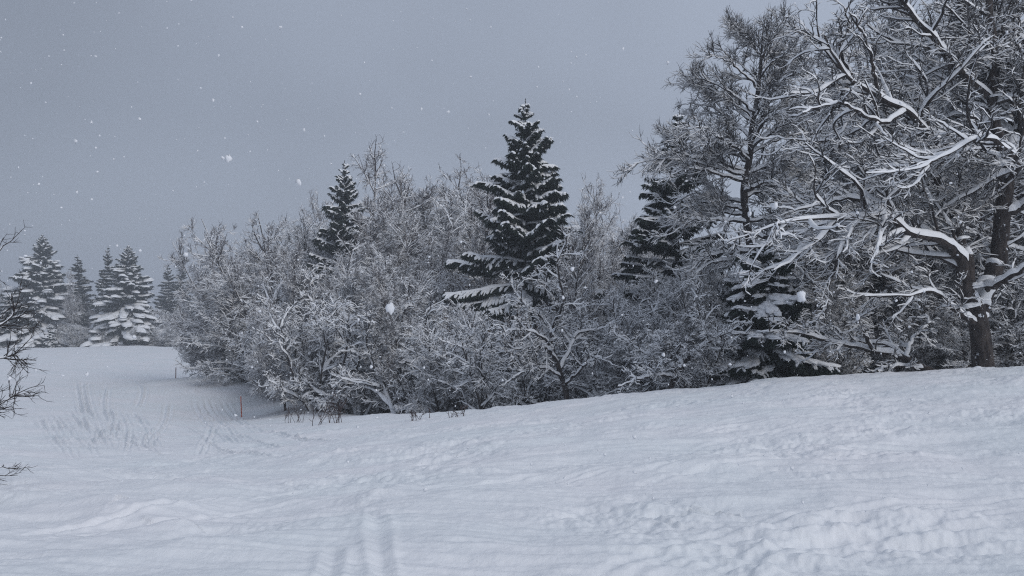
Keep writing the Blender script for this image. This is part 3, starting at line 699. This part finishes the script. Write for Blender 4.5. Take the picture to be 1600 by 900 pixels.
# the large beech: trunk by hand, main limbs grown
D0 = 33.0
bt = [[(1194, 612, 0, 8), (1188, 540, 0, 7.5), (1180, 450, 0, 7), (1174, 390, 0, 6.5), (1164, 330, 0, 6), (1163, 285, 0, 5.6), (1172, 245, 0, 5), (1174, 205, 0, 4.5), (1182, 160, 0, 3.8), (1188, 110, 0, 3), (1190, 78, 0, 2), (1193, 42, 0, .8)]]
bl = []
rb = np.random.default_rng(77)
tc_ = curve(bt[0], 60)
for i in range(52):
    u = .20 + .74 * (i + rb.random()) / 52; c = tc_[int(u * 59)]
    if i % 1 == 0:
        s = -1 if rb.random() < .52 else 1; az = rb.uniform(-1, 1)
        reach = np.interp(u, [.2, .35, .5, .7, .85, .95], [120, 172, 160, 118, 74, 36]) * rb.uniform(.7, 1.1) * (1.0 if s < 0 else .85)
        rise = np.interp(u, [.2, .35, .5, .7, .85, .95], [-30, 5, 40, 68, 62, 34]) * rb.uniform(.7, 1.25)
        dx = s * reach * math.cos(az); dy = reach * math.sin(az) * D0 / F
        sag = np.interp(u, [.2, .5, .9], [30, 15, -5])
        bl.append([(c[0], c[1], 0, c[3] * .55), (c[0] + dx * .3, c[1] - rise * .45, dy * .3, c[3] * .42), (c[0] + dx * .65, c[1] - rise * .8, dy * .65, c[3] * .28), (c[0] + dx, c[1] - rise + sag, dy, .6)])
near_tree('beech_tree', None, D0, bt, bl, [
    dict(n=800, t0=.12, t1=1, ang=40, ratio=.36, m=6, wig=.08, up=.06, flat=.8, rf=.010, rmin=.006, short=.5, lmin=.5),
    dict(n=5600, t0=.1, t1=1, ang=38, ratio=.5, m=5, wig=.08, up=.06, flat=.8, rmin=.0045, lmin=.35),
    dict(n=15000, t0=.1, t1=1, ang=34, ratio=.55, m=3, wig=.08, up=.06, rmin=.0038, lmin=.3)],
    'large beech with slender dark trunk and fan of fine twigs left of great tree', 'large bare trees on the right', 8, .07, .022, M_twig, wigp=.03, top=(P(0, 330, 33)[2], P(0, 40, 33)[2], .5))

# crooked snow-covered small tree in front of the spruce
D0 = 37.0
near_tree('crooked_tree', None, D0, [[(886, 640, 0, 4.5), (884, 610, 0, 4.2), (876, 585, 0, 4), (870, 565, 0, 3.6), (862, 545, 0, 3.2)]],
 [[(872, 568, 0, 3), (858, 548, -.3, 2.8), (835, 540, -.6, 2.2), (800, 548, -1, 1.5), (770, 552, -1.2, .8)],
  [(864, 550, 0, 3), (862, 520, .2, 2.5), (870, 490, .4, 2), (860, 455, .4, 1.5), (840, 420, .5, .8)],
  [(868, 530, .2, 2.5), (850, 500, .4, 2.2), (820, 475, .7, 1.7), (795, 440, .8, .9)],
  [(874, 578, 0, 3), (888, 550, .5, 2.6), (905, 520, .8, 2), (935, 515, 1.2, 1.4), (965, 500, 1.5, .8)],
  [(866, 505, .3, 2), (880, 470, -.2, 1.8), (872, 420, -.5, 1.3), (885, 370, -.8, .8)],
  [(862, 542, 0, 2.4), (845, 525, -.8, 2), (815, 515, -1.4, 1.5), (780, 520, -1.8, .8)],
  [(880, 590, 0, 2.4), (850, 575, -.5, 2), (820, 580, -1, 1.4), (800, 592, -1.3, .8)],
  [(884, 600, 0, 2.4), (905, 580, -.6, 2), (930, 560, -1, 1.5), (960, 570, -1.5, .8)]], [
    dict(n=130, t0=.15, t1=1, ang=50, ratio=.38, m=6, wig=.18, up=.02, rf=.011, rmin=.007, lmin=.35),
    dict(n=700, t0=.1, t1=1, ang=50, ratio=.5, m=5, wig=.2, up=.02, rmin=.006, lmin=.25),
    dict(n=2600, t0=.1, t1=1, ang=45, ratio=.55, m=3, wig=.2, up=.02, rmin=.005, lmin=.18)],
 'crooked dark-trunked small tree with snowy boughs fanning left, before the big spruce', G2, 9, .11, .03, M_twig)
# low reclining tree left of the great trunk
D0 = 26.0
near_tree('reclining_tree', None, D0, [[(1478, 592, .3, 6), (1455, 580, 0, 5.6), (1425, 566, 0, 5), (1400, 553, 0, 4.6)]],
 [[(1405, 556, 0, 4.5), (1360, 545, 0, 4), (1300, 535, -.2, 3.4), (1255, 520, -.3, 2.6), (1200, 516, -.4, 1)],
  [(1420, 562, 0, 3.5), (1390, 540, .5, 3), (1340, 533, .8, 2.4), (1300, 512, 1, 1.4), (1270, 500, 1.1, .8)],
  [(1365, 547, 0, 3), (1350, 520, -.6, 2.4), (1345, 495, -.9, 1.8), (1370, 470, -1, .9)],
  [(1440, 575, 0, 3), (1400, 572, -.8, 2.4), (1370, 580, -1.2, 1.2)],
  [(1415, 560, 0, 3), (1425, 530, .6, 2.2), (1450, 505, 1, 1.4), (1440, 480, 1.2, .8)]], [
    dict(n=80, t0=.15, t1=1, ang=50, ratio=.34, m=6, wig=.18, up=.03, rf=.010, rmin=.006, lmin=.3),
    dict(n=420, t0=.1, t1=1, ang=50, ratio=.5, m=4, wig=.2, up=.03, rmin=.005, lmin=.2),
    dict(n=1300, t0=.1, t1=1, ang=45, ratio=.55, m=3, wig=.2, up=.03, rmin=.0045, lmin=.15)],
 'low reclining snow-covered tree stretching left from beside the great trunk', G2, 10, .12, .028, M_twig)
# arching tree left of the young spruce
D0 = 30.0
near_tree('arching_tree', None, D0, [[(1040, 625, 0, 4.5), (1050, 600, 0, 4), (1062, 575, 0, 3.6), (1080, 556, 0, 3.2)]],
 [[(1078, 558, 0, 3.2), (1100, 540, 0, 2.8), (1125, 524, -.1, 2.4), (1155, 520, -.2, 1.8), (1190, 530, -.4, .8)],
  [(1068, 568, 0, 2.8), (1050, 548, .4, 2.4), (1030, 530, .6, 1.8), (1010, 520, .8, 1)],
  [(1055, 590, 0, 2.8), (1030, 585, -.5, 2.4), (1000, 592, -.9, 1.8), (965, 605, -1.2, .9)],
  [(1062, 575, 0, 2.6), (1035, 565, .6, 2.2), (1000, 545, 1, 1.6), (960, 522, 1.4, .9)],
  [(1100, 541, 0, 2.2), (1100, 510, .5, 1.8), (1085, 480, .8, 1), (1090, 455, .9, .8)]], [
    dict(n=80, t0=.15, t1=1, ang=50, ratio=.36, m=6, wig=.18, up=.02, rf=.010, rmin=.006, lmin=.3),
    dict(n=420, t0=.1, t1=1, ang=50, ratio=.5, m=4, wig=.2, up=.02, rmin=.005, lmin=.2),
    dict(n=1500, t0=.1, t1=1, ang=45, ratio=.55, m=3, wig=.2, up=.02, rmin=.005, lmin=.15)],
 'small tree with one long bough arching right towards the dark young spruce', G2, 12, .10, .03, M_twig)
# leafless tree just outside the left edge, its twigs reaching into view
D0 = 9.0
near_tree('overhanging_tree', None, D0, [[(-190, 840, 0, 9), (-185, 740, 0, 8.5), (-180, 620, 0, 8), (-185, 500, 0, 7), (-190, 380, 0, 5)]],
 [[(-183, 700, 0, 5), (-140, 640, .1, 4), (-90, 600, .1, 3), (-40, 580, .1, 2.2), (-6, 563, .1, 1.4), (30, 556, .1, .7)],
  [(-182, 640, 0, 5), (-130, 560, -.1, 4), (-80, 520, -.1, 3), (-30, 512, -.1, 2.2), (0, 507, -.1, 1.5), (24, 486, -.1, .8)],
  [(-184, 740, 0, 5), (-140, 700, .1, 4), (-90, 668, .1, 3), (-40, 650, .1, 2), (-8, 634, .1, 1.3), (28, 616, .1, .7)],
  [(-186, 780, 0, 4), (-140, 760, -.1, 3), (-80, 745, -.1, 2), (-30, 738, -.1, 1.3), (6, 728, -.1, .6)],
  [(-187, 480, 0, 5), (-140, 440, .2, 4), (-80, 430, .2, 2.6), (-30, 418, .2, 1.6), (8, 385, .2, .7)],
  [(-187, 450, 0, 5), (-220, 380, .2, 4), (-240, 300, .2, 2.6), (-260, 200, .2, 1.2)],
  [(-185, 560, 0, 5), (-240, 500, -.3, 4), (-290, 470, -.4, 2.6), (-340, 420, -.5, 1.2)]], [
    dict(n=110, t0=.3, t1=1, ang=36, ratio=.28, m=6, wig=.13, up=.05, rf=.006, rmin=.0022, lmin=.22),
    dict(n=420, t0=.15, t1=1, ang=38, ratio=.45, m=5, wig=.14, up=.05, rmin=.0016, lmin=.12, rf=.005),
    dict(n=700, t0=.15, t1=1, ang=38, ratio=.5, m=3, wig=.14, up=.05, rmin=.0014, lmin=.10, rf=.005)],
 'bare dark tree at the left edge of the picture with thin snowless twigs reaching in', None, 14, .012, None, M_twig, wigp=.012)

# ------------------------------------------------------------------ thin twig bushes poking through the snow
def twig_bush(px, py, hpx, wpx, n, label, seed, name='twig_bush'):
    rng = np.random.default_rng(seed); c = hit(px, py); sc = c[1] / F
    k = n; pos = np.c_[rng.uniform(-.5, .5, k) * wpx * sc, rng.uniform(-.4, .4, k) * wpx * sc * .6, np.zeros(k)]
    pos[:, 2] = ground(pos[:, 0] + c[0], pos[:, 1] + c[1]) - c[2] - .05
    d = np.c_[rng.normal(0, .45, k), rng.normal(0, .35, k), np.ones(k)]
    a = grow(rng, pos, d, 1.35 * hpx * sc * rng.uniform(.5, 1.1, k), np.full(k, .009), 6, .12, .03, rmin=.004)
    b = spawn(rng, a, n * 4, .25, 1, 38, .45, 4, .13, .06, rmin=.0035, lmin=.1)
    e = spawn(rng, b, n * 6, .25, 1, 38, .5, 3, .13, .05, rmin=.003, lmin=.08)
    r = root_empty(name, tuple(c)); tag(r, label, 'bush', 'thin twig bushes poking out of the snow')
    link('stem', build('stem', [(*tube(*a, 4), 0)], [M_twig_red]), r)
    link('spray', build('spray', [(*tube(*b, 3), 0), (*tube(*e, 3), 0)], [M_twig_red]), r)
twig_bush(455, 662, 32, 36, 9, 'sparse reddish twigs poking from the snow, leftmost clump near the orange pole', 61)
twig_bush(512, 666, 36, 50, 14, 'larger clump of thin reddish twigs in the snow before the gnarled small tree', 62)
twig_bush(655, 655, 14, 34, 7, 'tiny twig tips sticking out of the snow ridge left of the big spruce', 63)
twig_bush(715, 650, 14, 26, 6, 'tiny twig tips sticking out of the snow ridge below the big spruce', 64)

# ------------------------------------------------------------------ marker poles
def pole(px, py, hpx, D, r, m, label, lean):
    c = P(px, py, D); c[2] = float(ground(c[0], c[1])[0]); H = hpx * D / F
    o = root_empty('marker_pole', tuple(c)); o.rotation_euler = (0, lean, 0); tag(o, label, 'pole', 'marker poles beside the piste')
    z = np.array([-.4, .3, .9, H - .03, H]); rr = np.array([r, r, r * .95, r * .9, r * .5])
    Pt = np.zeros((1, 5, 3)); Pt[0, :, 2] = z
    link('shaft', build('shaft', [(*tube(Pt, rr[None], 10), 0)], [m]), o)
    P2 = np.zeros((1, 4, 3)); P2[0, :, 2] = [H - .01, H + .02, H + .035, H + .04]
    link('snow_cap', build('snow_cap', [(*tube(P2, np.array([[r * 1.0, r * 1.2, r * .8, .002]]), 10), 0)], [M_snow_tree]), o)
pole(377.5, 651, 33, 57, .036, M_orange, 'bright orange marker pole standing in the snow of the dip', -.05)
pole(274.5, 596, 19, 96, .055, M_oldpole, 'small faded marker pole further up the meadow', 0)

# ------------------------------------------------------------------ withered leaves still hanging in the undergrowth
def leafy(px, ty, D, label, seed, wide=.7):
    rng = np.random.default_rng(seed); tm, cm = PR['bush'][seed % 3]
    co = np.empty(len(cm.vertices) * 3, np.float32); cm.vertices.foreach_get('co', co); co = co.reshape(-1, 3)
    o = co[rng.choice(len(co), 16000)].astype(float); n = len(o); keep = noise2(o[:, 0] * 1.1 + seed, o[:, 2] * 1.1 + o[:, 1], 3) > -.05; o = o[keep]; n = len(o)
    a = norm(rng.normal(size=(n, 3)) + [0, 0, -.6]) * .065; b = norm(np.cross(a, rng.normal(size=(n, 3)))) * .022
    V = np.stack([o, o + a * .6 + b, o + a * 1.3, o + a * .6 - b], 1).reshape(-1, 3); k = np.arange(n) * 4
    lm = build('withered_leaves', [(V, np.c_[k, k + 1, k + 2, k + 3], 0)], [M_leaf])
    ob = place('bush', (tm, cm), HP['bush'] * .97, px, ty, D, label, 'small trees keeping their brown leaves', rz=seed, wide=wide)
    link('withered_leaves', lm, ob)
leafy(762, 478, 44, 'small tree still holding brown withered leaves under the left boughs of the big spruce', 3)
leafy(850, 492, 42, 'small tree with a few brown withered leaves under the right boughs of the big spruce', 4)

# ------------------------------------------------------------------ falling snow
def flakes():
    rng = np.random.default_rng(3); n = 1500
    D = 1.9 + 9 * rng.random(n) ** .7; px = rng.uniform(-60, 1660, n); py = rng.uniform(-30, 800, n)
    c = [P(a, b, d) for a, b, d in zip(px, py, D)]; s = list(rng.uniform(.0026, .0064, n))
    for a, b, r in ((357, 248, 5.5), (467, 285, 5), (610, 481, 8), (1253, 464, 9), (290, 398, 4), (1210, 322, 6), (402, 190, 2.5), (1025, 440, 3.5), (348, 247, 3), (475, 203, 3), (218, 186, 2.5),
                    (1043, 98, 3), (700, 175, 3), (333, 157, 2.5), (438, 43, 3), (1340, 495, 4), (880, 465, 3), (560, 500, 3), (735, 120, 2.5), (1400, 470, 3), (120, 300, 2.5), (40, 400, 3)):
        d = 1.5 + .6 * rng.random(); c.append(P(a, b, d)); s.append(r * d / F)
    c = np.array(c); s = np.array(s); n = len(c)
    # irregular clump: jittered low sphere
    k, m = 7, 5; th = np.arange(k) / k * 2 * np.pi; ph = np.linspace(.15, np.pi - .15, m)
    u = np.stack([np.outer(np.sin(ph), np.cos(th)), np.outer(np.sin(ph), np.sin(th)), np.outer(np.cos(ph), np.ones(k))], -1)
    J = rng.uniform(.5, 1.25, (n, m, k, 1)); V = u[None] * J * s[:, None, None, None] * rng.uniform(.7, 1.3, (n, 1, 1, 3)) + c[:, None, None]
    b = (np.arange(n)[:, None, None] * m + np.arange(m - 1)[None, :, None]) * k; q = np.arange(k)[None, None]
    i = (b + q).ravel(); j = (b + (q + 1) % k).ravel(); f = np.c_[i, j, j + k, i + k]
    mm, nt, bs = mat('snowflake'); bs.inputs['Base Color'].default_value = (.86, .88, .92, 1); bs.inputs['Roughness'].default_value = .8
    bs.inputs['Alpha'].default_value = .9
    o = link('falling_snow', build('falling_snow', [(V.reshape(-1, 3), f, 0)], [mm])); tag(o, 'white snowflakes drifting through the air', kind='stuff')
flakes()

# ------------------------------------------------------------------ the air between: falling snow dims and pales the distance
def haze():
    x, y0, y1, z0, z1 = 420, -420, 420, -40, 34
    v = np.array([(a, b, c) for c in (z0, z1) for b in (y0, y1) for a in (-x, x)], float)
    f = np.array([(0, 2, 3, 1), (4, 5, 7, 6), (0, 1, 5, 4), (2, 6, 7, 3), (0, 4, 6, 2), (1, 3, 7, 5)])
    m = bpy.data.materials.new('haze'); m.use_nodes = True; nt = m.node_tree; nt.nodes.clear()
    o_ = nt.nodes.new('ShaderNodeOutputMaterial'); pv = nt.nodes.new('ShaderNodeVolumePrincipled')
    pv.inputs['Density'].default_value = 0.0019; pv.inputs['Color'].default_value = (.82, .88, .97, 1)
    nt.links.new(pv.outputs[0], o_.inputs['Volume'])
    o = link('haze', build('haze', [(v, f, 0)], [m], smooth=False)); tag(o, 'pale haze of falling snow filling the air', kind='stuff')
haze()
